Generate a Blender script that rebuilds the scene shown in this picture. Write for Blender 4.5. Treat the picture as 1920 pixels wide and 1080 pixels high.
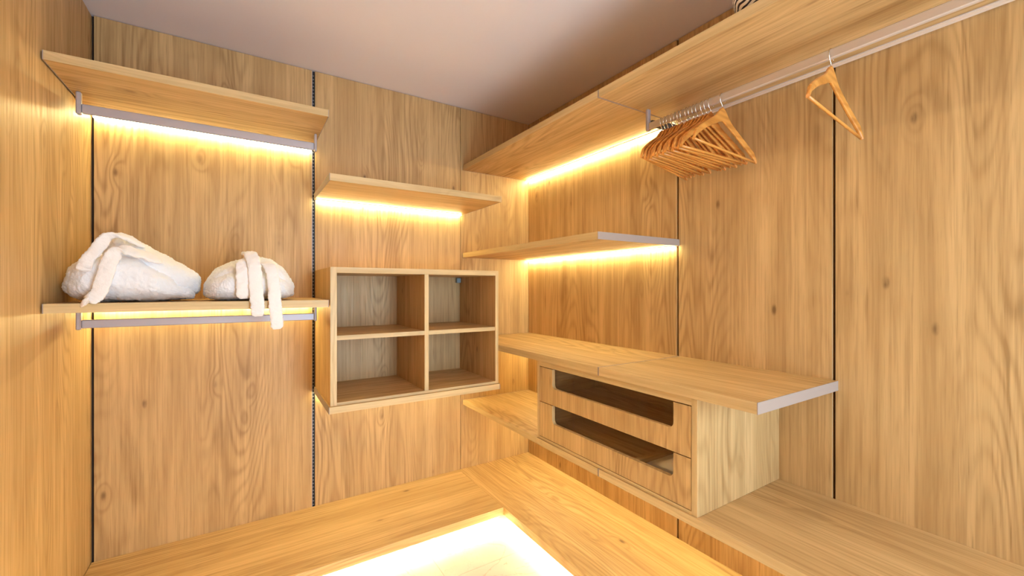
import bpy, bmesh, math, random
from mathutils import Vector, noise
S = bpy.context.scene
for o in list(bpy.data.objects):
    bpy.data.objects.remove(o)
random.seed(7)
H = 1.345                       # eye height above the floor

# ---------------------------------------------------------------- camera
cam = bpy.data.cameras.new('camera')
cam.sensor_width = 36
cam.lens = 36 * 791 / 1920
cam.clip_start = .02
co = bpy.data.objects.new('camera', cam)
S.collection.objects.link(co)
co.location = (0, 0, H)
co.rotation_euler = (math.radians(90), 0, math.radians(-32.42))
S.camera = co

# ---------------------------------------------------------------- world, exposure, lights
w = bpy.data.worlds.new('world')
w.use_nodes = True
w.node_tree.nodes['Background'].inputs['Color'].default_value = (.75, .85, 1, 1)
w.node_tree.nodes['Background'].inputs['Strength'].default_value = .6
S.world = w
S.view_settings.view_transform = 'Standard'
S.view_settings.look = 'None'
S.view_settings.gamma = 1
S.view_settings.use_curve_mapping = False
S.view_settings.exposure = 0.17
S.cycles.max_bounces = 16
S.cycles.diffuse_bounces = 12
S.cycles.transparent_max_bounces = 16

LED_COLOR = (1.0, .89, .44)
LED_W = 50                     # emission strength of shelf strips
FLOOR_LED = 85
SPOT_COLOR = (1, .80, .48)
SPOT_W = 12
DOOR_FILL_COLOR = (.62, .82, 1.0)
DOOR_FILL_W = 78

def area(name, loc, rot, sx, sy, power, color, spread=180):
    l = bpy.data.lights.new(name, 'AREA')
    l.shape = 'RECTANGLE'
    l.size = sx
    l.size_y = sy
    l.energy = power
    l.color = color
    l.spread = math.radians(spread)
    o = bpy.data.objects.new(name, l)
    S.collection.objects.link(o)
    o.location = loc
    o.rotation_euler = rot
    return o

# guessed daylight, added as cool fill through an unseen doorway behind the camera
area('doorway_fill', (1.05, -1.62, 1.1), (math.radians(90), 0, 0), 1.1, 1.95, DOOR_FILL_W, DOOR_FILL_COLOR)

# ---------------------------------------------------------------- materials
def mat(name, color, rough=.5, metal=0, spec=.5):
    m = bpy.data.materials.new(name)
    m.use_nodes = True
    b = m.node_tree.nodes['Principled BSDF']
    b.inputs['Base Color'].default_value = (*color, 1)
    b.inputs['Roughness'].default_value = rough
    b.inputs['Metallic'].default_value = metal
    b.inputs['Specular IOR Level'].default_value = spec
    return m

def emis(name, color, s):
    m = bpy.data.materials.new(name)
    m.use_nodes = True
    b = m.node_tree.nodes['Principled BSDF']
    b.inputs['Base Color'].default_value = (.8, .8, .8, 1)
    b.inputs['Emission Color'].default_value = (*color, 1)
    b.inputs['Emission Strength'].default_value = s
    return m

class NT:
    def __init__(s, m):
        s.m = m
        s.n = m.node_tree.nodes
        s.l = m.node_tree.links
        s.b = s.n['Principled BSDF']
    def new(s, t, **k):
        n = s.n.new(t)
        for a, v in k.items():
            setattr(n, a, v)
        return n
    def put(s, n, i, v):
        if hasattr(v, 'links') or isinstance(v, bpy.types.NodeSocket):
            s.l.new(v, n.inputs[i])
        else:
            n.inputs[i].default_value = v
    def math(s, op, a, b=None, c=None, clamp=False):
        n = s.new('ShaderNodeMath', operation=op, use_clamp=clamp)
        s.put(n, 0, a)
        if b is not None: s.put(n, 1, b)
        if c is not None: s.put(n, 2, c)
        return n.outputs[0]
    def vmul(s, v, k):
        n = s.new('ShaderNodeVectorMath', operation='MULTIPLY')
        s.put(n, 0, v)
        n.inputs[1].default_value = k
        return n.outputs[0]
    def noise(s, v, scale=1, detail=2, rough=.5, dist=0):
        n = s.new('ShaderNodeTexNoise')
        s.put(n, 'Vector', v)
        n.inputs['Scale'].default_value = scale
        n.inputs['Detail'].default_value = detail
        n.inputs['Roughness'].default_value = rough
        n.inputs['Distortion'].default_value = dist
        return n.outputs['Fac']
    def rng(s, v, a, b, c=0, d=1, smooth=True):
        n = s.new('ShaderNodeMapRange')
        n.interpolation_type = 'SMOOTHSTEP' if smooth else 'LINEAR'
        s.put(n, 0, v)
        for i, x in enumerate((a, b, c, d)):
            n.inputs[1 + i].default_value = x
        return n.outputs[0]
    def mix(s, f, a, b, mode='MIX'):
        n = s.new('ShaderNodeMix', data_type='RGBA', blend_type=mode)
        s.put(n, 0, f)
        s.put(n, 6, a)
        s.put(n, 7, b)
        return n.outputs[2]

def oak(name, axis, base=(.62, .42, .19), figure=1.0):
    """oak decor with its grain along one axis"""
    m = mat(name, base, .5)
    t = NT(m)
    tc = t.new('ShaderNodeTexCoord')
    oi = t.new('ShaderNodeObjectInfo')
    off = t.new('ShaderNodeVectorMath', operation='ADD')
    cmb = t.new('ShaderNodeCombineXYZ')
    r1 = t.math('MULTIPLY', oi.outputs['Random'], 37.0)
    r2 = t.math('MULTIPLY', oi.outputs['Random'], 91.0)
    for i, r in enumerate((r1, r2, r1)):
        t.put(cmb, i, r)
    t.put(off, 0, tc.outputs['Object'])
    t.put(off, 1, cmb.outputs[0])
    P = off.outputs[0]
    def sc(a, l):
        return tuple(l if i == axis else a for i in range(3))
    # knots
    vo = t.new('ShaderNodeTexVoronoi')
    t.put(vo, 'Vector', t.vmul(P, sc(5.2, 2.4)))
    vo.inputs['Scale'].default_value = 1.25
    kd = vo.outputs['Distance']
    knot = t.rng(kd, .02, .09, 1, 0)
    halo = t.rng(kd, .03, .30, 1, 0)
    # cathedral contours of a long soft noise, swirling round the knots
    n1 = t.noise(t.vmul(P, sc(4.2, .55)), 1, 1.5, .45, .15)
    wob = t.noise(t.vmul(P, sc(22, 2.5)), 1, 2, .5)
    ph = t.math('MULTIPLY', n1, 26 * 6.283)
    ph = t.math('ADD', ph, t.math('MULTIPLY', wob, 2.6))
    ph = t.math('ADD', ph, t.math('MULTIPLY', halo, 9.0))
    ring = t.math('MULTIPLY_ADD', t.math('SINE', ph), .5, .5)
    ring = t.math('POWER', ring, 2.2)
    where = t.rng(t.noise(t.vmul(P, sc(2.6, .6)), 1, 2), .42, .62)
    ringw = t.math('MULTIPLY', t.math('MULTIPLY', ring, where), .50 * figure)
    streak = t.noise(t.vmul(P, sc(13, .55)), 1, 3, .6)
    fibre = t.noise(t.vmul(P, sc(95, 2.2)), 1, 3, .65)
    pore = t.rng(t.noise(t.vmul(P, sc(260, 7)), 1, 2, .6), .56, .70)
    # short darker flecks lying along the grain
    fl = t.noise(t.vmul(P, sc(34, 2.6)), 1, 2, .5, .3)
    fleck = t.rng(fl, .66, .80)
    col = t.mix(t.rng(streak, .3, .72), (base[0]*.86, base[1]*.82, base[2]*.76, 1), (base[0]*1.13, base[1]*1.14, base[2]*1.16, 1))
    dark = (base[0]*.60, base[1]*.52, base[2]*.42, 1)
    blot = t.rng(t.noise(t.vmul(P, sc(9, 1.7)), 1, 3, .55, .4), .56, .72)
    ringw = t.math('ADD', ringw, t.math('MULTIPLY', blot, .30 * figure))
    f = t.math('ADD', ringw, t.rng(fibre, .38, .72, 0, .5 * figure))
    f = t.math('ADD', f, t.math('MULTIPLY', pore, .26))
    f = t.math('ADD', f, t.math('MULTIPLY', fleck, .62 * figure), clamp=True)
    col = t.mix(f, col, dark)
    col = t.mix(t.math('MULTIPLY', halo, .28 * figure), col, dark)
    kbreak = t.math('MULTIPLY', knot, t.rng(t.noise(t.vmul(P, sc(60, 14)), 1, 2), .35, .6, .35, 1))
    col = t.mix(t.math('MULTIPLY', kbreak, .8 * figure), col, (base[0]*.25, base[1]*.18, base[2]*.13, 1))
    t.put(t.b, 'Base Color', col)
    t.put(t.b, 'Roughness', t.rng(fibre, .3, .8, .42, .6))
    bp = t.new('ShaderNodeBump')
    bp.inputs['Strength'].default_value = .10
    bp.inputs['Distance'].default_value = .001
    t.put(bp, 'Height', t.math('SUBTRACT', fibre, pore))
    t.put(t.b, 'Normal', bp.outputs[0])
    return m

OAKX, OAKY, OAKZ = oak('oak_x', 0), oak('oak_y', 1), oak('oak_z', 2)
EDGE = (.66, .50, .26)
EDGX, EDGY, EDGZ = (oak('oak_edge_%s' % 'xyz'[i], i, EDGE, .45) for i in range(3))
ALU = mat('brushed_aluminium', (.50, .48, .53), .45, .3)
ALU_PALE = mat('pale_aluminium', (.74, .68, .64), .42, .35)
DARKMETAL = mat('dark_grey_metal', (.16, .15, .14), .4, .6)
RECESS = mat('dark_recess', (.028, .014, .010), .8)
BLACK = mat('black_steel', (.012, .012, .014), .5)
RUNG = mat('zinc_steel', (.26, .24, .22), .5, .3)
WHITE = mat('white_melamine', (.86, .84, .80), .45)
ENDM = mat('anodised_end_profile', (.36, .29, .25), .5, 0)
RAILM = mat('champagne_rail', (.66, .58, .52), .42, .2)
LED = emis('led_diffuser', LED_COLOR, LED_W)
LEDF = emis('floor_led_diffuser', (1.0, .88, .48), FLOOR_LED)
LAMP = emis('downlight_diffuser', SPOT_COLOR, SPOT_W)
OFFLED = mat('unlit_led_diffuser', (.80, .68, .58), .5)
CHROME = mat('chrome_wire', (.78, .74, .68), .22, 1)

ceil_m = mat('ceiling_paint', (.85, .83, .90), .85)
t = NT(ceil_m)
tc = t.new('ShaderNodeTexCoord')
b = t.new('ShaderNodeBump'); b.inputs['Strength'].default_value = .05; b.inputs['Distance'].default_value = .002
t.put(b, 'Height', t.noise(tc.outputs['Object'], 90, 3)); t.put(t.b, 'Normal', b.outputs[0])

def marble():
    m = mat('marble_tile', (.80, .74, .68), .22)
    t = NT(m)
    tc = t.new('ShaderNodeTexCoord')
    P = tc.outputs['Object']
    cloud = t.noise(P, 2.2, 4, .6, .4)
    col = t.mix(t.rng(cloud, .3, .7), (.74, .68, .62, 1), (.86, .81, .75, 1))
    v = t.noise(t.vmul(P, (1.2, 2.6, 1)), 1.6, 5, .6, .9)
    vein = t.rng(t.math('ABSOLUTE', t.math('SUBTRACT', v, .5)), 0, .012, 1, 0)
    v2 = t.noise(t.vmul(P, (2.4, 1.4, 1)), 2.3, 5, .6, 1.1)
    vein2 = t.rng(t.math('ABSOLUTE', t.math('SUBTRACT', v2, .47)), 0, .006, 1, 0)
    col = t.mix(t.math('MULTIPLY', vein, .45), col, (.45, .38, .32, 1))
    col = t.mix(t.math('MULTIPLY', vein2, .35), col, (.50, .43, .37, 1))
    t.put(t.b, 'Base Color', col)
    return m
MARBLE = marble()

def fluffy(name, c):
    m = mat(name, c, .95, 0, .15)
    t = NT(m)
    tc = t.new('ShaderNodeTexCoord')
    n = t.noise(tc.outputs['Object'], 170, 4, .7)
    n2 = t.noise(tc.outputs['Object'], 38, 3, .6)
    t.b.inputs['Sheen Weight'].default_value = .35
    t.b.inputs['Subsurface Weight'].default_value = .15
    t.b.inputs['Subsurface Radius'].default_value = (.01, .01, .01)
    bp = t.new('ShaderNodeBump'); bp.inputs['Strength'].default_value = .55; bp.inputs['Distance'].default_value = .004
    t.put(bp, 'Height', t.math('ADD', n, n2)); t.put(t.b, 'Normal', bp.outputs[0])
    return m
ROBE = fluffy('white_plush', (.90, .93, .99))
BELT = fluffy('ivory_plush', (.95, .92, .91))

def hanger_wood(name, c):
    m = mat(name, c, .32)
    t = NT(m)
    tc = t.new('ShaderNodeTexCoord')
    n = t.noise(t.vmul(tc.outputs['Object'], (4, 60, 60)), 1, 3)
    t.put(t.b, 'Base Color', t.mix(t.rng(n, .35, .7), (*c, 1), (c[0]*.72, c[1]*.62, c[2]*.5, 1)))
    return m
HW = hanger_wood('varnished_beech', (.70, .31, .065))

def zebra():
    m = mat('zebra_fabric', (.8, .75, .7), .8)
    t = NT(m)
    tc = t.new('ShaderNodeTexCoord')
    P = tc.outputs['Object']
    n = t.noise(P, 9, 2, .5)
    sx = t.new('ShaderNodeSeparateXYZ'); t.put(sx, 0, P)
    ph = t.math('ADD', t.math('MULTIPLY', sx.outputs[2], 520), t.math('MULTIPLY', n, 26))
    ph = t.math('ADD', ph, t.math('MULTIPLY', sx.outputs[1], 60))
    s = t.rng(t.math('SINE', ph), .15, .4)
    t.put(t.b, 'Base Color', t.mix(s, (.82, .76, .70, 1), (.03, .02, .03, 1)))
    return m
ZEBRA = zebra()

def thin_glass():
    m = bpy.data.materials.new('thin_drawer_glass')
    m.use_nodes = True
    n, l = m.node_tree.nodes, m.node_tree.links
    n.clear()
    out = n.new('ShaderNodeOutputMaterial')
    tr = n.new('ShaderNodeBsdfTransparent'); tr.inputs[0].default_value = (.98, .975, .96, 1)
    gl = n.new('ShaderNodeBsdfGlossy'); gl.inputs['Roughness'].default_value = .03
    lw = n.new('ShaderNodeLayerWeight'); lw.inputs[0].default_value = .5
    pw = n.new('ShaderNodeMath'); pw.operation = 'POWER'; pw.inputs[1].default_value = 4
    fr = n.new('ShaderNodeMath'); fr.operation = 'MULTIPLY_ADD'; fr.inputs[1].default_value = .6; fr.inputs[2].default_value = .03
    l.new(lw.outputs['Facing'], pw.inputs[0]); l.new(pw.outputs[0], fr.inputs[0])
    mx = n.new('ShaderNodeMixShader')
    l.new(fr.outputs[0], mx.inputs[0]); l.new(tr.outputs[0], mx.inputs[1]); l.new(gl.outputs[0], mx.inputs[2])
    l.new(mx.outputs[0], out.inputs[0])
    return m
GLASS = thin_glass()

# ---------------------------------------------------------------- helpers
def link(name, me, parent=None):
    o = bpy.data.objects.new(name, me)
    S.collection.objects.link(o)
    if parent: o.parent = parent
    return o

def tag(o, label=None, cat=None, group=None, kind=None):
    if label: o['label'] = label
    if cat: o['category'] = cat
    if group: o['group'] = group
    if kind: o['kind'] = kind
    return o

def empty(name, loc, label=None, cat=None, group=None, kind=None):
    o = bpy.data.objects.new(name, None)
    o.empty_display_size = .05
    S.collection.objects.link(o)
    o.location = loc
    return tag(o, label, cat, group, kind)

def addbox(bm, x0, x1, y0, y1, z0, z1, bev=0, mi=0):
    vs = [bm.verts.new((x, y, z)) for z in (z0, z1) for y in (y0, y1) for x in (x0, x1)]
    F = [(0, 2, 3, 1), (4, 5, 7, 6), (0, 1, 5, 4), (2, 6, 7, 3), (0, 4, 6, 2), (1, 3, 7, 5)]
    fs = [bm.faces.new([vs[i] for i in f]) for f in F]
    for f in fs: f.material_index = mi
    if bev:
        es = list({e for f in fs for e in f.edges})
        bmesh.ops.bevel(bm, geom=es, offset=bev, segments=1, affect='EDGES')

def mesh(name, bm, mats, parent=None, loc=None, smooth=False):
    """links a bmesh given in world coordinates as one object with its origin at loc (or the parent's)"""
    bmesh.ops.recalc_face_normals(bm, faces=bm.faces)
    base = Vector(parent.location) if parent else Vector((0, 0, 0))
    if parent and parent.parent: base = base + Vector(parent.parent.location)
    tgt = Vector(loc) if loc is not None else base
    bmesh.ops.translate(bm, verts=bm.verts, vec=-tgt)
    me = bpy.data.meshes.new(name)
    bm.to_mesh(me); bm.free()
    for m in (mats if isinstance(mats, (list, tuple)) else [mats]): me.materials.append(m)
    if smooth:
        for p in me.polygons: p.use_smooth = True
    o = link(name, me, parent)
    o.location = tgt - base
    return o

def box(name, x0, x1, y0, y1, z0, z1, m, parent=None, bev=.0008, own=False):
    """own=True gives the piece its own origin (used as parent of sub-parts)"""
    bm = bmesh.new()
    addbox(bm, x0, x1, y0, y1, z0, z1, bev)
    return mesh(name, bm, m, parent, ((x0+x1)/2, (y0+y1)/2, z0) if own else None)

def tube(bm, pts, r, n=8, cap=True):
    """round wire through pts"""
    pts = [Vector(p) for p in pts]
    rings = []
    up = Vector((0, 1, 0))
    for i, p in enumerate(pts):
        d = (pts[min(i+1, len(pts)-1)] - pts[max(i-1, 0)]).normalized()
        a = d.cross(up)
        if a.length < .1: a = d.cross(Vector((1, 0, 0)))
        a.normalize(); b = d.cross(a)
        rr = r[i] if isinstance(r, (list, tuple)) else r
        rings.append([bm.verts.new(p + (a*math.cos(2*math.pi*k/n) + b*math.sin(2*math.pi*k/n))*rr) for k in range(n)])
    for a, b in zip(rings, rings[1:]):
        for k in range(n):
            bm.faces.new((a[k], a[(k+1) % n], b[(k+1) % n], b[k]))
    if cap:
        bm.faces.new(rings[0]); bm.faces.new(rings[-1])

# ---------------------------------------------------------------- room dimensions (z given from eye level, +H)
D = 2.65
XL, X1, X2, XR = -.589, .336, 1.263, 1.831
YJ1, YJ2, YF = 1.337, .675, -1.5
ZC = 1.247 + H
ZB = -1.251 + H
XS = 1.278        # front edge of the right-hand shelves

# ---------------------------------------------------------------- setting
fl = empty('floor', (0, 0, 0), kind='structure')
box('subfloor', XL-.05, XR+.05, YF-.8, D+.05, -.05, -.006, mat('grout', (.55, .48, .42), .9), fl, 0)
xs = [XL, .19, .79, 1.39, XR]
ys = [YF, -1.2, -.6, 0, .6, 1.2, 1.8, 2.4, D]
xs = [XL, -.41, .19, .79, 1.39, XR]
for i in range(len(xs)-1):
    for j in range(len(ys)-1):
        box('tile', xs[i]+.0008, xs[i+1]-.0008, ys[j]+.0008, ys[j+1]-.0008, -.006, 0, MARBLE, fl, .0004)

ce = empty('ceiling', (0, 0, ZC), kind='structure')
box('ceiling_slab', XL-.05, XR+.05, YF-.05, D+.05, ZC, ZC+.06, ceil_m, ce, 0)

PT = .018        # panel thickness
wb = empty('wall_back', (XL, D, 0), kind='structure')
box('backing', XL-.04, XR+.04, D+PT, D+PT+.03, 0, ZC, RECESS, wb, 0)
for a, b in ((XL+.010, X1-.008), (X1+.008, X2-.0012), (X2+.0012, XR)):
    box('panel', a, b, D, D+PT, 0, ZC-.003, OAKZ, wb, .0008)
# slotted steel upright in the wide joint
box('upright_channel', X1-.008, X1+.008, D+.009, D+PT, 0, ZC-.004, BLACK, wb, 0)
bm = bmesh.new()
z = .02
while z < ZC-.03:
    addbox(bm, X1-.0035, X1+.0030, D+.006, D+.009, z, z+.005)
    z += .020
tag(mesh('slot_rungs', bm, RUNG, wb), kind='stuff')
box('channel_lip', X1-.0085, X1-.0062, D-.0005, D+.009, 0, ZC-.004, ALU, wb, 0)

wr = empty('wall_right', (XR, D, 0), kind='structure')
box('backing', XR+PT, XR+PT+.03, YF, D+PT, 0, ZC, RECESS, wr, 0)
for a, b in ((YJ1+.006, D), (YJ2+.0045, YJ1-.006), (-.25+.003, YJ2-.0045), (-1.17, -.25-.003), (YF, -1.176)):
    box('panel', XR, XR+PT, a, b, 0, ZC-.003, OAKZ, wr, .0008)

wl = empty('wall_left', (XL, D, 0), kind='structure')
box('backing', XL-PT-.03, XL-PT, YF, D+PT, 0, ZC, RECESS, wl, 0)
for a, b in ((1.73, D+PT), (.805, 1.724), (-.12, .799), (-1.045, -.126), (YF, -1.051)):
    box('panel', XL-PT, XL, a, b, 0, ZC-.003, OAKZ, wl, .0008)

wf = empty('wall_front', (XL, YF, 0), kind='structure')
DX0, DX1, DH = .5, 1.6, 2.1  # unseen opening, placed to keep the cool fill off the right wall
for a, b, c, d in ((XL-.03, DX0, 0, ZC), (DX1, XR+.03, 0, ZC), (DX0, DX1, DH, ZC)):
    box('panel', a, b, YF-.04, YF, c, d-.001, OAKZ, wf, 0)

# ---------------------------------------------------------------- recessed ceiling lamps
def downlight(x, y, label):
    e = empty('ceiling_downlight', (x, y, ZC-.012), label, 'ceiling light', 'recessed ceiling lamps')
    bm = bmesh.new()
    n = 32
    rr = ((.062, ZC-.001), (.062, ZC-.006), (.056, ZC-.009), (.048, ZC-.008), (.048, ZC-.001))
    rg = [[bm.verts.new((x+r*math.cos(2*math.pi*k/n), y+r*math.sin(2*math.pi*k/n), z)) for k in range(n)] for r, z in rr]
    for a, b in zip(rg, rg[1:]):
        for k in range(n): bm.faces.new((a[k], a[(k+1) % n], b[(k+1) % n], b[k]))
    mesh('trim_ring', bm, WHITE, e, smooth=True)
    bm = bmesh.new()
    bmesh.ops.create_cone(bm, cap_ends=True, segments=32, radius1=.047, radius2=.047, depth=.004)
    bmesh.ops.translate(bm, verts=bm.verts, vec=(x, y, ZC-.005))
    mesh('diffuser', bm, LAMP, e)
downlight(.42, .74, 'round recessed ceiling lamp nearer to the shelves')
downlight(.42, -.75, 'round recessed ceiling lamp added out of view near the doorway')  # second lamp added as warm fill, out of view behind the camera
for p in ((.42, .74), (.42, -.75)):
    l = area('downlight_glow', (p[0], p[1], ZC-.02), (0, 0, 0),   .09, .09, 4, SPOT_COLOR, 170)
    l.data.shape = 'DISK'

# ---------------------------------------------------------------- shelves
G = .0005
def shelf(name, label, cat, x0, x1, y0, y1, z0, z1, axis, led=None, ledmat=None, profiles=(1, 1), group=None, off=False):
    """board with a front edge band, an aluminium profile on each end and a light strip at the rear underside"""
    z0 += H; z1 += H
    e = empty(name, ((x0+x1)/2, (y0+y1)/2, z0), label, cat, group)
    p = .003
    if axis == 0:      # along the back wall, front = y0
        a, b = x0 + p*profiles[0], x1 - p*profiles[1]
        box('board', a, b, y0+.0015, y1, z0, z1, OAKX, e)
        box('edge_band', a, b, y0, y0+.0015, z0, z1, EDGX, e, .0004)
        if profiles[0]: box('end_profile', x0, x0+p, y0, y1, z0-.0005, z1+.0003, ENDM, e, .0004)
        if profiles[1]: box('end_profile', x1-p, x1, y0, y1, z0-.0005, z1+.0003, ENDM, e, .0004)
        if led:
            box('strip_profile', led[0], led[1], y1-.028, y1-.001, z0-.0035, z0-G, ALU_PALE, e, 0)
            box('led_strip', led[0]+.002, led[1]-.002, y1-.024, y1-.008, z0-.0095, z0-.0036, ledmat or LED, e, 0)
    else:              # along the right wall, front = x0
        a, b = y0 + p*profiles[0], y1 - p*profiles[1]
        box('board', x0+.0015, x1, a, b, z0, z1, OAKY, e)
        box('edge_band', x0, x0+.0015, a, b, z0, z1, EDGY, e, .0004)
        if profiles[0]: box('end_profile', x0, x1, y0, y0+p, z0-.0005, z1+.0003, ENDM, e, .0004)
        if profiles[1]: box('end_profile', x0, x1, y1-p, y1, z0-.0005, z1+.0003, ENDM, e, .0004)
        if led:
            box('strip_profile', x1-.028, x1-.001, led[0], led[1], z0-.0035, z0-G, ALU_PALE, e, 0)
            box('led_strip', x1-.024, x1-.008, led[0]+.002, led[1]-.002, z0-.0095, z0-.0036, (OFFLED if off else ledmat or LED), e, 0)
    return e

W = D - G
A0, A1, AY = XL+.005, .328, 2.08
sA = shelf('wall_shelf', 'high oak shelf above the empty silver rail on the back wall, nearest the ceiling', 'shelf',
      A0, A1, AY, W, .784, .816, 0, led=(A0+.004, A1-.004))
sR = shelf('wall_shelf', 'oak shelf carrying the two folded white bathrobes', 'shelf',
      A0, A1, AY, W, -.088, -.055, 0, led=(A0+.004, A1-.004))
sB = shelf('wall_shelf', 'oak shelf alone on the back wall above the open cubby unit', 'shelf',
      X1+.002, 1.279, 2.13, W, .506, .540, 0, led=(X1+.010, X2-.004))
sK = shelf('wall_shelf', 'oak shelf board that the open cubby unit stands on', 'shelf',
      X1+.002, 1.279, 2.145, W, -.598, -.566, 0, led=(X1+.010, X2-.004))
WX = XR - G
sC1 = shelf('wall_shelf', 'highest oak shelf on the right wall, lit part next to the back corner', 'shelf',
      XS, WX, 1.326, W, .815, .847, 1, led=(1.34, W-.002))
sC2 = shelf('wall_shelf', 'long highest oak shelf on the right wall, above the hanger rail', 'shelf',
      XS, WX, -.35, 1.324, .815, .847, 1, led=(-.34, 1.318), off=True)
sD = shelf('wall_shelf', 'short oak shelf on the right wall with a light strip, above the desk shelf', 'shelf',
      XS, WX, 1.326, W, .210, .242, 1, led=(1.34, W-.002))
sE1 = shelf('desk_shelf', 'desk-height oak shelf, back half running into the corner', 'shelf',
      XS, WX, 1.326, W, -.374, -.339, 1, led=(1.80, W-.002))
sE2 = shelf('desk_shelf', 'desk-height oak shelf, near half ending in a silver edge over the drawers', 'shelf',
      XS, WX, .661, 1.324, -.374, -.339, 1)
sF1 = shelf('low_shelf', 'low oak shelf under the drawer cabinet, back half running into the corner', 'shelf',
      XS, WX, 1.326, W, -.805, -.774, 1, led=(1.34, W-.002))
sF2 = shelf('low_shelf', 'long low oak shelf right of the drawer cabinet, bare near half', 'shelf',
      XS, WX, -.35, 1.324, -.805, -.774, 1, led=(-.34, 1.318))

# ---------------------------------------------------------------- low bench platform round the floor
YI, XI = 2.058, 1.251
def bench(label, x0, x1, y0, y1, ax, leds, plinth):
    e = empty('bench_platform', ((x0+x1)/2, (y0+y1)/2, 0), label, 'bench')
    bm = bmesh.new(); addbox(bm, x0, x1, y0, y1, ZB-.045, ZB, .001)
    mesh('bench_top', bm, (OAKX, OAKY)[ax], e)
    box('plinth', *plinth, G, ZB-.046, OAKX if ax == 0 else OAKY, e, 0)
    for l in leds: box('led_strip', *l, ZB-.052, ZB-.0455, LEDF, e, 0)
    return e
bench('low oak bench running along the back wall above the glowing floor edge', XL+.002, XI-.0006, YI, W, 0,
      [(XL+.01, XI-.02, YI+.012, YI+.024)], (XL+.01, XI-.001, YI+.12, W))
bench('low oak bench running along the right wall under the low shelf', XI, WX, -.9, W, 1,
      [(XI+.012, XI+.024, -.89, YI)], (XI+.12, WX, -.9, W))

# ---------------------------------------------------------------- clothes rails
def rail_back(label, zt, zb, shelf_bottom, y=2.35, x0=-.565, x1=.3125):
    e = empty('clothes_rail', ((x0+x1)/2, y, shelf_bottom+H), label, 'clothes rail')
    bm = bmesh.new(); addbox(bm, x0+.0165, x1-.0125, y-.0075, y+.0075, zb+H, zt+H, .003)
    mesh('rail', bm, ALU, e)
    for a, b in ((x0, x0+.016), (x1-.012, x1)):
        bm = bmesh.new(); addbox(bm, a, b, y-.011, y+.011, zb+H-.006, shelf_bottom+H-.001, .004)
        mesh('bracket', bm, ALU, e)
    return e
rail_back('bare silver clothes rail hanging under the high shelf', .7365, .699, .784)
rail_back('bare silver clothes rail hanging under the bathrobe shelf', -.128, -.162, -.088)

RX, RZT, RZB = 1.555, .748+H, .718+H
rr = empty('clothes_rail', (RX, .5, .815+H), 'long silver clothes rail on the right wall holding the wooden hangers', 'clothes rail')
bm = bmesh.new(); addbox(bm, RX-.0075, RX+.0075, -.345, 1.282, RZB, RZT, .003)
mesh('rail', bm, RAILM, rr)
bm = bmesh.new(); addbox(bm, RX-.011, RX+.011, 1.2825, 1.299, RZB-.004, .8135+H, .004)
mesh('bracket', bm, ALU, rr)
# dark support arm back to the wall, deeper at the wall end
bm = bmesh.new()
q = [(RX+.0115, .764, .738), (XR-.001, .785, .735)]
vs = []
for x, zt, zb in q:
    for yy in (1.276, 1.286):
        vs += [bm.verts.new((x, yy, zb+H)), bm.verts.new((x, yy, zt+H))]
for f in ((0, 1, 3, 2), (4, 6, 7, 5), (0, 4, 5, 1), (2, 3, 7, 6), (1, 5, 7, 3), (0, 2, 6, 4)):
    bm.faces.new([vs[i] for i in f])
mesh('support_arm', bm, DARKMETAL, rr)

# ---------------------------------------------------------------- open cubby unit
cx0, cx1, cy, cz0, cz1 = .347, 1.276, 2.16, -.5655+H, .101+H
T = .029
cu = empty('cubby_unit', ((cx0+cx1)/2, (cy+D)/2, cz0), 'open oak unit with four square compartments on the back wall', 'shelving unit')
def facebox(name, x0, x1, y0, y1, z0, z1, m, me, e):
    box(name, x0, x1, y0+.0015, y1, z0, z1, m, e, .0005)
    box('edge_band', x0, x1, y0, y0+.0015, z0, z1, me, e, .0003)
facebox('side_panel', cx0, cx0+T, cy, W, cz0, cz1, OAKZ, EDGZ, cu)
facebox('side_panel', cx1-.020, cx1, cy, W, cz0, cz1, OAKZ, EDGZ, cu)
facebox('top_panel', cx0+T, cx1-.020, cy, W, cz1-.028, cz1, OAKX, EDGX, cu)
facebox('bottom_panel', cx0+T, cx1-.020, cy, W, cz0, cz0+.014, OAKX, EDGX, cu)
facebox('divider', .818, .841, cy+.002, W, cz0+.014, cz1-.028, OAKZ, EDGZ, cu)
for a, b in ((cx0+T, .818), (.841, cx1-.020)):
    facebox('inner_shelf', a, b, cy+.004, W, -.252+H, -.230+H, OAKX, EDGX, cu)
box('corner_fitting', 1.222, 1.252, W-.03, W-.001, .035+H, .068+H, mat('blue_grey_plastic', (.25, .36, .42), .5), cu, .003)
box('corner_fitting', cx0+T+.002, cx0+T+.032, W-.03, W-.001, .035+H, .068+H, bpy.data.materials['blue_grey_plastic'], cu, .003)

# ---------------------------------------------------------------- drawer cabinet
ux, uy0, uy1, uz0, uz1 = 1.286, .863, 1.780, -.7735+H, -.3745+H
dc = empty('drawer_cabinet', ((ux+XR)/2, (uy0+uy1)/2, uz0), 'oak cabinet with two glass-windowed drawers under the desk shelf', 'cabinet')
facebox2 = lambda name, y0, y1, z0, z1, m, me: (box(name, ux+.0015, WX, y0, y1, z0, z1, m, dc, .0005), box('edge_band', ux, ux+.0015, y0, y1, z0, z1, me, dc, .0003))
facebox2('side_panel', uy0, uy0+.022, uz0, uz1, OAKZ, EDGZ)
facebox2('side_panel', uy1-.018, uy1, uz0, uz1, OAKZ, EDGZ)
facebox2('top_panel', uy0+.022, uy1-.018, uz1-.026, uz1, OAKY, EDGY)
facebox2('bottom_panel', uy0+.022, uy1-.018, uz0, uz0+.012, OAKY, EDGY)
box('back_panel', WX-.012, WX-.001, uy0+.022, uy1-.018, uz0+.012, uz1-.026, OAKZ, dc, 0)

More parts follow.
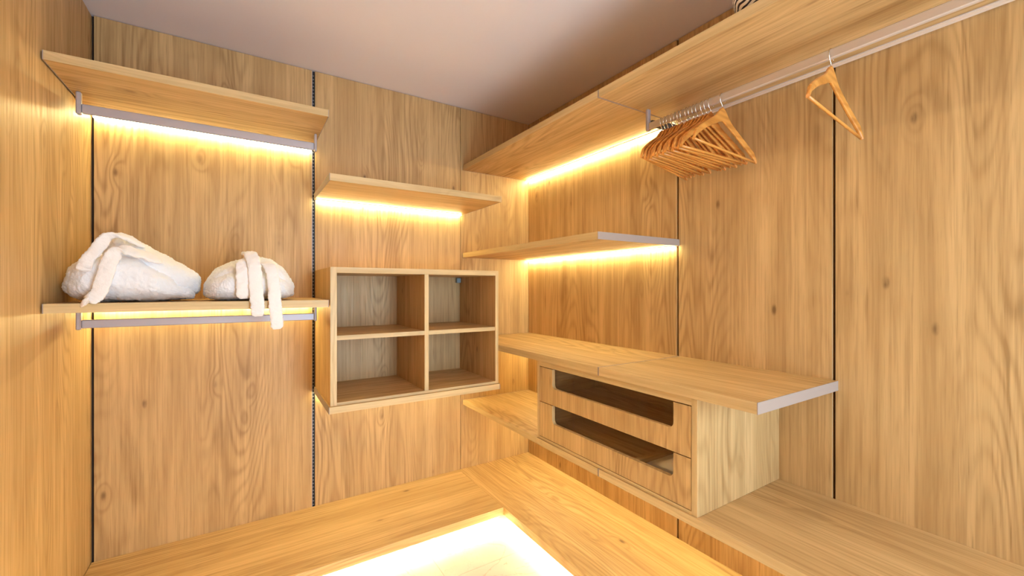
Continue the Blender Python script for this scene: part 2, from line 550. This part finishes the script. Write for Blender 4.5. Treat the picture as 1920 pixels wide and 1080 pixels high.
def front_mesh(bm, x0, x1, y0, y1, z0, z1, wy0, wy1, wz, r):
    """drawer front: a U shape, the window open at the top with rounded lower corners"""
    outline = [(y0, z1), (y0, z0), (y1, z0), (y1, z1), (wy1, z1)]
    n = 6
    for k in range(n+1):
        a = k/n*math.pi/2
        outline.append((wy1 - r + r*math.cos(a), wz + r - r*math.sin(a)))
    for k in range(n+1):
        a = k/n*math.pi/2
        outline.append((wy0 + r - r*math.sin(a), wz + r - r*math.cos(a)))
    outline.append((wy0, z1))
    f = [bm.verts.new((x0, y, z)) for y, z in outline]
    g = [bm.verts.new((x1, y, z)) for y, z in outline]
    N = len(f)
    for i in range(N): bm.faces.new((f[i], f[(i+1) % N], g[(i+1) % N], g[i]))
    bm.faces.new(f); bm.faces.new(g)
def drawer(label, z0, z1, wz, lower):
    y0, y1 = uy0+.0245, uy1-.0205
    bm = bmesh.new()
    front_mesh(bm, ux+.0005, ux+.018, y0, y1, z0, z1, .957, 1.655, wz, .022)
    for f in bm.faces:
        f.normal_update()
    # triangulate concave caps
    bmesh.ops.triangulate(bm, faces=[f for f in bm.faces if len(f.verts) > 4])
    f = mesh('drawer', bm, OAKZ, dc, loc=(ux, (y0+y1)/2, z0))
    if label: f['label'] = label
    bx0, bx1, by0, by1 = ux+.026, WX-.17, y0+.012, y1-.012
    t = .012
    zb = z0+(.045 if lower else .018)
    box('drawer_base', bx0, bx1, by0, by1, zb, zb+.008, OAKY, f, 0)
    hz = z1-.012
    box('drawer_side', bx0, bx1, by0, by0+t, zb+.008, hz, OAKX, f, 0)
    box('drawer_side', bx0, bx1, by1-t, by1, zb+.008, hz, OAKX, f, 0)
    box('drawer_back', bx1-t, bx1, by0+t, by1-t, zb+.008, hz, OAKY, f, 0)
    box('glass_pane', ux+.0195, ux+.0235, .93, 1.68, z0+.03, z1-.004, GLASS, f, 0)
    if lower:
        box('drawer_divider', bx0+.004, bx1-t, 1.138, 1.160, zb+.008, zb+.034, OAKX, f, .001)
        tag(box('drawer_liner', bx0+.004, bx1-t-.001, by0+t+.001, 1.137, zb+.0082, zb+.014, WHITE, f, 0), 'white liner')
    return f
drawer(None, -.5800+H, -.4045+H, -.4985+H, False)
drawer(None, -.7585+H, -.5840+H, -.673+H, True)

# ---------------------------------------------------------------- hangers
def hanger_meshes():
    # origin = point where the hook rests on the rail; width along local x
    hz = -.0000
    bm = bmesh.new()
    r = .0017
    R = .0195
    pts = []
    for k in range(17):                                   # hook loop over the rail, open on the far side
        a = math.radians(-35 + k*(215+10)/16)
        pts.append((R*math.cos(a), 0, -R + r + R*math.sin(a) + .0))
    x, _, z = pts[-1]
    pts += [(-R*.75, 0, z-.014), (-.004, 0, z-.022), (0, 0, z-.030), (0, 0, -.066)]
    tube(bm, pts, r, 6)
    me_hook = bm
    # arms: swept rectangular section, thick shoulders bending forward a little
    bm = bmesh.new()
    L = .222
    rings = []
    N = 25
    for i in range(N):
        s = -1 + 2*i/(N-1)
        a = abs(s)
        x = s*L
        y = -.020*a**2
        top = -.052 - .030*(1 - math.exp(-(a/.16)**2)) - .120*a**1.3
        if a > .9: top -= .020*((a-.9)/.1)**2
        hgt = .050*math.exp(-(a/.17)**2)*.5 + .024 + .006*(1-a)
        th = .0046 + .0008*a**2
        bot = top - hgt*(1 if a < .93 else 1 - .5*((a-.93)/.07)**2)
        c = .003
        prof = [(-th, bot+c), (-th+c, bot), (th-c, bot), (th, bot+c), (th, top-c), (th-c, top), (-th+c, top), (-th, top-c)]
        rings.append([bm.verts.new((x, y+p, q)) for p, q in prof])
    for a, b in zip(rings, rings[1:]):
        for k in range(8): bm.faces.new((a[k], a[(k+1) % 8], b[(k+1) % 8], b[k]))
    bm.faces.new(rings[0]); bm.faces.new(rings[-1])
    me_body = bm
    bm = bmesh.new()
    tube(bm, [(-L+.006, -.018, -.228), (-L*.5, -.018, -.228), (L*.5, -.018, -.228), (L-.006, -.018, -.228)], .0046, 10)
    return me_hook, me_body, bm
hk, bd, br = hanger_meshes()
h0 = empty('coat_hanger', (0, 0, 0))
tag(mesh('hook', hk, CHROME, h0, smooth=True), 'chrome hook')
mesh('shoulder_arms', bd, HW, h0)
mesh('trouser_bar', br, HW, h0, smooth=True)
words = ['second', 'third', 'fourth', 'fifth', 'sixth', 'seventh', 'eighth', 'ninth', 'tenth', 'eleventh', 'twelfth',
         'thirteenth', 'fourteenth', 'fifteenth', 'sixteenth', 'seventeenth', 'eighteenth', 'nineteenth']
# y position on the rail, turn about the vertical in degrees
spots = [(.580, 3, 3.5), (.936, 2.5, 1.5)]
gaps = [.0, .019, .0155, .0230, .0160, .0170, .0155, .0230, .0155, .0165, .0160, .0220, .0155, .0155]
turn = [.8, 1.9, 2.4, 4.8, 5.4, 6.2, 6.7, 9.0, 9.4, 9.9, 10.3, 12.0, 12.5, 13.0]
yy = .985
for g, a in zip(gaps, turn):
    yy += g
    spots.append((yy, a, random.uniform(-2.2, 2.0)))
parts = [c for c in h0.children]
for i, (y, yaw, roll) in enumerate(spots):
    if i == 0:
        o = h0
    else:
        o = h0.copy()
        S.collection.objects.link(o)
        for c in parts:
            d = c.copy(); S.collection.objects.link(d); d.parent = o
    o.location = (RX, y, RZT)
    o.rotation_euler = (0, math.radians(roll), math.radians(yaw))
    if i == 0:
        tag(o, 'single wooden coat hanger hanging alone on the right-hand rail', 'coat hanger')
    elif i == 1:
        tag(o, 'nearest wooden coat hanger of the crowded bunch, fully visible', 'coat hanger', 'wooden hangers bunched on the rail')
    else:
        last = i == len(spots)-1
        tag(o, ('farthest wooden coat hanger of the bunch, beside the rail bracket' if last else
                '%s wooden coat hanger from the near end of the bunch' % words[i-2]), 'coat hanger', 'wooden hangers bunched on the rail')

# ---------------------------------------------------------------- bathrobes
def interp(tab, x):
    """smooth monotone interpolation"""
    if x <= tab[0][0]: return tab[0][1]
    for (a, p), (b, q) in zip(tab, tab[1:]):
        if x <= b:
            t = (x-a)/(b-a); t = t*t*(3-2*t)*.5 + t*.5
            return p+(q-p)*t
    return tab[-1][1]

def loaf(name, x0, x1, top, bot, yf, yb, parent, m, nexp=2.6, fold=.007, fuzz=.0042, seed=0, nu=130, nv=110, pit=1.0):
    """a soft bundle: closed section in y-z for every x, rumpled by noise"""
    bm = bmesh.new()
    rings = []
    for i in range(nu+1):
        t = i/nu
        u = -math.cos(math.pi*t)
        x = (x0+x1)/2 + (x1-x0)/2*u
        k = (1-abs(u)**3.2)**(1/2.4) if abs(u) < 1 else 0
        k = max(k, .02)
        zt, zb, a, b = interp(top, x), interp(bot, x), interp(yf, x), interp(yb, x)
        cz, hz = (zt+zb)/2, max((zt-zb)/2, .004)
        cyy, hy = (a+b)/2, (b-a)/2
        ring = []
        for j in range(nv):
            th = 2*math.pi*j/nv
            c, s = math.cos(th), math.sin(th)
            r = (abs(c)**nexp + abs(s)**nexp)**(-1/nexp)
            p = Vector((x, cyy + hy*k**pit*r*c, cz + hz*r*s*(k**.45)))
            ring.append(p)
        rings.append(ring)
    V = []
    for i, ring in enumerate(rings):
        row = []
        for j, p in enumerate(ring):
            pn = ring[(j+1) % nv] - ring[j-1]
            px = (rings[min(i+1, nu)][j] - rings[max(i-1, 0)][j])
            n = pn.cross(px)
            n = n.normalized() if n.length > 1e-9 else Vector((0, 0, 1))
            cen = Vector((p.x, (interp(yf, p.x)+interp(yb, p.x))/2, p.z))
            if n.dot(p - Vector((p.x, cen.y, (interp(top, p.x)+interp(bot, p.x))/2))) < 0: n = -n
            q = p*1.0 + Vector((seed, seed*2, 0))
            f = noise.fractal(Vector((q.x*11, q.y*9, q.z*13)), 1, 2, 2)*fold
            f += noise.fractal(q*34, 1, 2, 3)*fold*.45
            f += noise.fractal(q*240, 1, 2, 2)*fuzz
            pos = p + n*f
            pos.z = max(pos.z, bot_min[0])
            row.append(bm.verts.new(pos))
        V.append(row)
    for a, b in zip(V, V[1:]):
        for j in range(nv):
            bm.faces.new((a[j], a[(j+1) % nv], b[(j+1) % nv], b[j]))
    bm.faces.new(V[0]); bm.faces.new(V[-1])
    for v in bm.verts: v.co.z += H
    return mesh(name, bm, m, parent, smooth=True)

def cat_rom(pts, n):
    pts = [Vector(p) for p in pts]
    P = [pts[0]*2-pts[1]] + pts + [pts[-1]*2-pts[-2]]
    out = []
    for i in range(1, len(P)-2):
        for k in range(n):
            t = k/n
            a, b, c, d = P[i-1], P[i], P[i+1], P[i+2]
            out.append(.5*((2*b) + (c-a)*t + (2*a-5*b+4*c-d)*t*t + (3*b-a-3*c+d)*t**3))
    out.append(P[-2])
    return out

def ribbon(name, pts, wdir, width, thick, parent, m, seed=0, fuzz=.0030):
    """a plush belt: flattened section swept along pts; wdir = direction across the belt"""
    path = cat_rom(pts, 14)
    bm = bmesh.new()
    wd = [Vector(w).normalized() for w in (wdir if isinstance(wdir, list) else [wdir]*len(pts))]
    nv = 26
    V = []
    N = len(path)
    for i, p in enumerate(path):
        f = i/(N-1)*(len(wd)-1)
        k = min(int(f), len(wd)-2); w = (wd[k]*(1-(f-k)) + wd[k+1]*(f-k)).normalized()
        d = (path[min(i+1, N-1)] - path[max(i-1, 0)]).normalized()
        n = d.cross(w).normalized()
        w = n.cross(d).normalized()
        endk = min(1, .55 + .45*min(i, N-1-i)/3)
        row = []
        for j in range(nv):
            a = 2*math.pi*j/nv
            c, s = math.cos(a), math.sin(a)
            r = (abs(c)**3 + abs(s)**3)**(-1/3)
            q = p + w*(width/2*endk*r*c) + n*(thick/2*endk*r*s)
            qq = q + Vector((seed, 0, seed))
            q = q + (w*c + n*s)*(noise.fractal(qq*210, 1, 2, 2)*fuzz + noise.fractal(qq*45, 1, 2, 2)*.003)
            row.append(bm.verts.new(q))
        V.append(row)
    for a, b in zip(V, V[1:]):
        for j in range(nv): bm.faces.new((a[j], a[(j+1) % nv], b[(j+1) % nv], b[j]))
    bm.faces.new(V[0]); bm.faces.new(V[-1])
    for v in bm.verts: v.co.z += H
    return mesh(name, bm, m, parent, smooth=True)

ST = -.0545        # shelf top
bot_min = [ST]
r1 = empty('bathrobe', (-.37, 2.3, ST+H), 'large loosely folded white bathrobe at the left end of the shelf', 'bathrobe')
C = lambda v: [(-2, v), (2, v)]
# lower left bulk
loaf('folded_body', -.580, -.185, [(-.58, .045), (-.55, .095), (-.50, .118), (-.43, .150), (-.36, .135), (-.28, .085), (-.22, .035), (-.18, .01)],
     [(-.58, -.028), (-.52, -.050), (-.47, ST), (-.2, ST)], [(-.58, 2.13), (-.5, 2.105), (-.3, 2.10), (-.2, 2.13)], C(2.46), r1, ROBE, seed=1)
# upper layer, peaked left, running down to the right
loaf('collar_fold', -.500, -.166, [(-.50, .135), (-.455, .195), (-.42, .208), (-.36, .190), (-.30, .148), (-.24, .112), (-.19, .085), (-.155, .066)],
     [(-.50, .06), (-.40, .07), (-.30, .0), (-.22, -.030), (-.155, -.042)], [(-.5, 2.20), (-.4, 2.17), (-.3, 2.15), (-.16, 2.17)], C(2.50), r1, ROBE, seed=5, fold=.005)
ribbon('belt_loop', [(-.335, 2.19, .165), (-.385, 2.15, .195), (-.425, 2.125, .190), (-.452, 2.11, .145), (-.478, 2.10, .095), (-.490, 2.112, .06)],
       [(.3, .9, 0), (.3, .9, .2), (.6, .7, 0), (.9, .1, .3), (.9, 0, .2), (.9, 0, .2)], .040, .016, r1, BELT, 1)
ribbon('belt_end', [(-.275, 2.16, .105), (-.335, 2.125, .130), (-.385, 2.10, .140), (-.412, 2.088, .105), (-.425, 2.080, .045), (-.440, 2.077, -.012), (-.466, 2.072, -.046), (-.480, 2.062, -.050)],
       [(.2, .8, .4), (.3, .8, .4), (.5, .5, .3), (1, .1, .15), (1, 0, .12), (1, 0, .2), (.9, 0, .45), (.9, 0, .45)], .046, .014, r1, BELT, 2)

r2 = empty('bathrobe', (.03, 2.3, ST+H), 'smaller neatly rolled white bathrobe with both belt ends hanging over the shelf', 'bathrobe')
loaf('folded_body', -.138, .186, [(-.138, .03), (-.11, .055), (-.05, .074), (.03, .085), (.10, .080), (.15, .055), (.186, .03)],
     C(ST), C(2.10), C(2.42), r2, ROBE, nexp=2.5, fold=.003, seed=9)
loaf('outer_wrap', -.150, .205, [(-.150, .04), (-.10, .095), (-.03, .128), (.05, .145), (.10, .138), (.15, .110), (.205, .035)],
     C(ST+.001), C(2.145), C(2.50), r2, ROBE, nexp=2.5, fold=.004, seed=12)
ribbon('belt_loop', [(.03, 2.15, .125), (.0, 2.115, .105), (-.004, 2.092, .065), (-.002, 2.086, .01), (0, 2.090, -.045)],
       (1, 0, .05), .052, .014, r2, BELT, 3)
ribbon('belt_end', [(.010, 2.20, .150), (.022, 2.14, .148), (.034, 2.095, .105), (.040, 2.078, .045), (.044, 2.066, -.03), (.047, 2.061, -.080), (.049, 2.060, -.119)],
       (1, 0, .05), .050, .015, r2, BELT, 4)
ribbon('belt_end', [(.075, 2.14, .110), (.094, 2.10, .092), (.104, 2.080, .045), (.110, 2.066, -.02), (.113, 2.061, -.08), (.117, 2.060, -.13), (.119, 2.060, -.176)],
       (1, 0, .05), .047, .015, r2, BELT, 5)

# ---------------------------------------------------------------- zebra cushion on the top shelf
bm = bmesh.new()
bmesh.ops.create_uvsphere(bm, u_segments=40, v_segments=28, radius=1)
for v in bm.verts:
    p = v.co.copy()
    r = (abs(p.x)**2.6 + abs(p.y)**2.6 + abs(p.z)**2.2)**(-1/2.45) if p.length else 1
    p *= r
    v.co = Vector((p.x*.085, p.y*.13, p.z*.075 + .076))
    v.co += v.co.normalized()*noise.noise(v.co*22)*.004
zc = mesh('cushion', bm, ZEBRA, None, smooth=True)
zc.location = (1.378, .648, .8475+H)
zc.rotation_euler = (0, 0, math.radians(8))
tag(zc, 'black and white zebra striped cushion lying on the highest right shelf', 'cushion')
